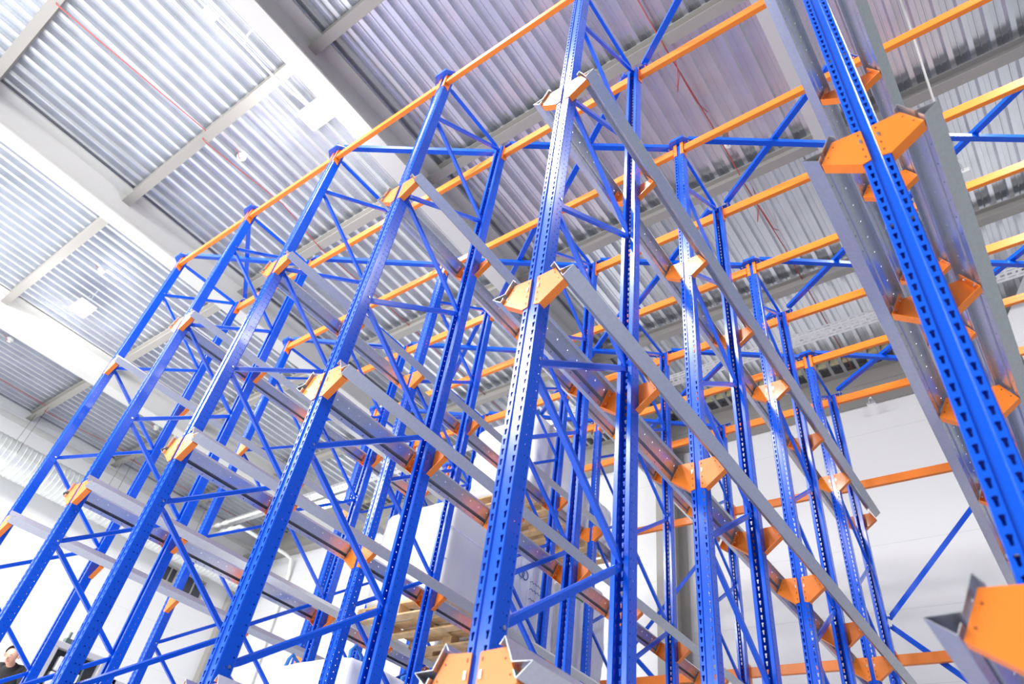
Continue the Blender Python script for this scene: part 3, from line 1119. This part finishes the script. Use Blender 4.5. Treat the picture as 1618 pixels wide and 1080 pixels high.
mb.box((-0.03, 0.62, 3.42), (0.03, 0.95, 3.48))
g = tpart('guard_frame', mb, GREYM)
mb = MB()
mb.box((-0.02, 0.69, 3.70), (0.02, 0.88, 3.90))
tpart('guard_panel', mb, WHITE)
mb = MB()
mb.box((-0.02, 0.45, 3.55), (0.02, 0.63, 3.60))
tpart('guard_arm', mb, GREYM)
mb = MB()
mb.box((-1.6, -0.85, 2.55), (-0.10, 0.45, 2.61))
tpart('platform', mb, GREYM, 0.01)
mb = MB()
mb.path([(-1.2, -0.72, 2.22), (-1.2, -0.72, 3.22), (-0.15, -0.72, 3.22), (-0.15, -0.72, 2.22)], 0.02, 8)
tpart('guard_rail', mb, REDM)
mb = MB()
mb.path([(-1.2, -0.72, 3.22), (-1.2, 0.40, 3.22), (-1.2, 0.40, 2.22)], 0.02, 8)
tpart('guard_rail', mb, GREYM)


def skin_mesh(name, nodes, edges, mats, root=0, sub=2):
    me = bpy.data.meshes.new(name)
    me.from_pydata([n[0] for n in nodes], edges, [])
    o = bpy.data.objects.new(name, me)
    COL.objects.link(o)
    o.modifiers.new('skin', 'SKIN')
    for v, nd in zip(me.skin_vertices[0].data, nodes):
        r = nd[1]
        v.radius = (r, r) if not isinstance(r, tuple) else r
        v.use_root = False
    me.skin_vertices[0].data[root].use_root = True
    sb = o.modifiers.new('sub', 'SUBSURF')
    sb.levels = sub
    sb.render_levels = sub
    out = evaluated(o)
    bpy.data.objects.remove(o)
    out.materials.clear()
    for m in mats:
        out.materials.append(m)
    for p in out.polygons:
        p.use_smooth = True
    return out


# a standing man leaning forward, looking down; local z=0 at his soles, facing -y
man = thing('person', (-10.89, 2.50, 2.48), 'person with short hair in a dark jacket leaning forward beside the lift mast', 'person',
            rot=(0, 0, math.radians(45)))
N, Eg = [], []


def node(p, r, link=None):
    N.append((p, r))
    if link is not None:
        Eg.append((link, len(N) - 1))
    return len(N) - 1


pel = node((0, 0.10, 0.88), 0.12)
abd = node((0, 0.0, 1.03), 0.115, pel)
che = node((0, -0.15, 1.19), (0.14, 0.095), abd)
nb = node((0, -0.265, 1.30), 0.062, che)
nk = node((0, -0.325, 1.345), 0.056, nb)
jw = node((0, -0.405, 1.355), 0.074, nk)
hd = node((0, -0.415, 1.430), 0.098, jw)
cr = node((0, -0.370, 1.500), 0.080, hd)
hands = []
for s in (-1, 1):
    sh = node((s * 0.18, -0.20, 1.265), 0.050, che)
    el = node((s * 0.27, -0.25, 1.03), 0.038, sh)
    wr = node((s * 0.22, -0.42, 0.98), 0.031, el)
    pa = node((s * 0.215, -0.49, 0.965), (0.036, 0.022), wr)
    hands.append((s, pa))
    hip = node((s * 0.095, 0.09, 0.80), 0.095, pel)
    kn = node((s * 0.11, 0.02, 0.46), 0.058, hip)
    an = node((s * 0.115, 0.06, 0.10), 0.042, kn)
    to = node((s * 0.125, -0.08, 0.045), 0.045, an)
for s, pa in hands:
    for q, (fx, fl) in enumerate(((-0.026, 0.070), (-0.009, 0.080), (0.009, 0.075), (0.025, 0.058))):
        a = node((s * 0.215 + fx, -0.525, 0.968), 0.009, pa)
        b = node((s * 0.215 + fx * 1.1, -0.525 - fl * 0.5, 0.958), 0.0085, a)
        node((s * 0.215 + fx * 1.1, -0.525 - fl * 0.75, 0.958 - fl * 0.45), 0.007, b)
    a = node((s * 0.175, -0.49, 0.955), 0.010, pa)
    node((s * 0.155, -0.525, 0.940), 0.008, a)
put('body', skin_mesh('body', N, Eg, [SKIN]), man)
# jacket and trousers
N, Eg = [], []
a0 = node((0, 0.10, 0.84), 0.165)
a1 = node((0, 0.0, 1.03), 0.160, a0)
a2 = node((0, -0.15, 1.19), (0.195, 0.145), a1)
a3 = node((0, -0.262, 1.295), 0.098, a2)
node((0, -0.312, 1.335), 0.085, a3)
for s in (-1, 1):
    b0 = node((s * 0.20, -0.20, 1.270), 0.090, a2)
    b1 = node((s * 0.275, -0.245, 1.03), 0.066, b0)
    node((s * 0.225, -0.405, 0.985), 0.044, b1)
jk = put('jacket', skin_mesh('jacket', N, Eg, [JACKET]), man)
mb = MB()
mb.box((-0.02, -0.25, 1.02), (0.02, -0.235, 1.25))
N, Eg = [], []
a0 = node((0, 0.09, 0.90), 0.15)
for s in (-1, 1):
    b0 = node((s * 0.098, 0.085, 0.78), 0.108, a0)
    b1 = node((s * 0.112, 0.02, 0.46), 0.078, b0)
    node((s * 0.118, 0.06, 0.10), 0.066, b1)
put('trousers', skin_mesh('trousers', N, Eg, [TROUSER]), man)
for s in (-1, 1):
    bm = bmesh.new()
    bmesh.ops.create_uvsphere(bm, u_segments=16, v_segments=10, radius=1)
    for v in bm.verts:
        v.co = Vector((s * 0.123 + v.co.x * 0.052, -0.03 + v.co.y * 0.14, max(0.0, 0.045 + v.co.z * 0.06)))
    me = bpy.data.meshes.new('shoe')
    bm.to_mesh(me)
    bm.free()
    me.materials.append(BLACKM)
    put('shoe', me, man)


def blob(name, c, r, m, rot=None, cut=None):
    bm = bmesh.new()
    bmesh.ops.create_uvsphere(bm, u_segments=20, v_segments=14, radius=1)
    for v in list(bm.verts):
        v.co = Vector((v.co.x * r[0], v.co.y * r[1], v.co.z * r[2]))
    if rot:
        bmesh.ops.rotate(bm, verts=bm.verts, cent=(0, 0, 0), matrix=Matrix.Rotation(rot, 3, 'X'))
    if cut:
        bmesh.ops.delete(bm, geom=[v for v in bm.verts if cut(v.co)], context='VERTS')
    me = bpy.data.meshes.new(name)
    bm.to_mesh(me)
    bm.free()
    me.materials.append(m)
    for p in me.polygons:
        p.use_smooth = True
    return put(name, me, man, c)


# face: the head bows, so the face looks forward and down
PITCHED = math.radians(32)


def on_head(x, f, u):
    """x sideways, f towards the face, u towards the crown, from the middle of the head"""
    return (x, -0.408 - f * math.cos(PITCHED) - u * math.sin(PITCHED), 1.425 - f * math.sin(PITCHED) + u * math.cos(PITCHED))


EYEM = mat('eye_white', (0.55, 0.5, 0.48), 0.3)
LIP = mat('lips', (0.50, 0.20, 0.17), 0.5)
blob('hair', on_head(0, -0.022, 0.020), (0.103, 0.112, 0.106), HAIR, rot=PITCHED,
     cut=lambda c: (-c.y * math.cos(PITCHED) - c.z * math.sin(PITCHED)) > 0.035 or (c.z * math.cos(PITCHED) - c.y * math.sin(PITCHED)) < -0.035)
blob('nose', on_head(0, 0.105, -0.018), (0.014, 0.024, 0.026), SKIN, rot=0.9)
blob('mouth', on_head(0, 0.088, -0.062), (0.026, 0.010, 0.007), LIP, rot=PITCHED)
for s in (-1, 1):
    blob('ear', on_head(s * 0.098, -0.005, -0.010), (0.014, 0.024, 0.034), SKIN, rot=PITCHED)
    blob('eye', on_head(s * 0.034, 0.088, 0.008), (0.012, 0.008, 0.006), EYEM, rot=PITCHED)
    blob('pupil', on_head(s * 0.034, 0.096, 0.006), (0.005, 0.004, 0.005), BLACKM, rot=PITCHED)
    blob('eyebrow', on_head(s * 0.036, 0.094, 0.030), (0.022, 0.008, 0.005), HAIR, rot=PITCHED)
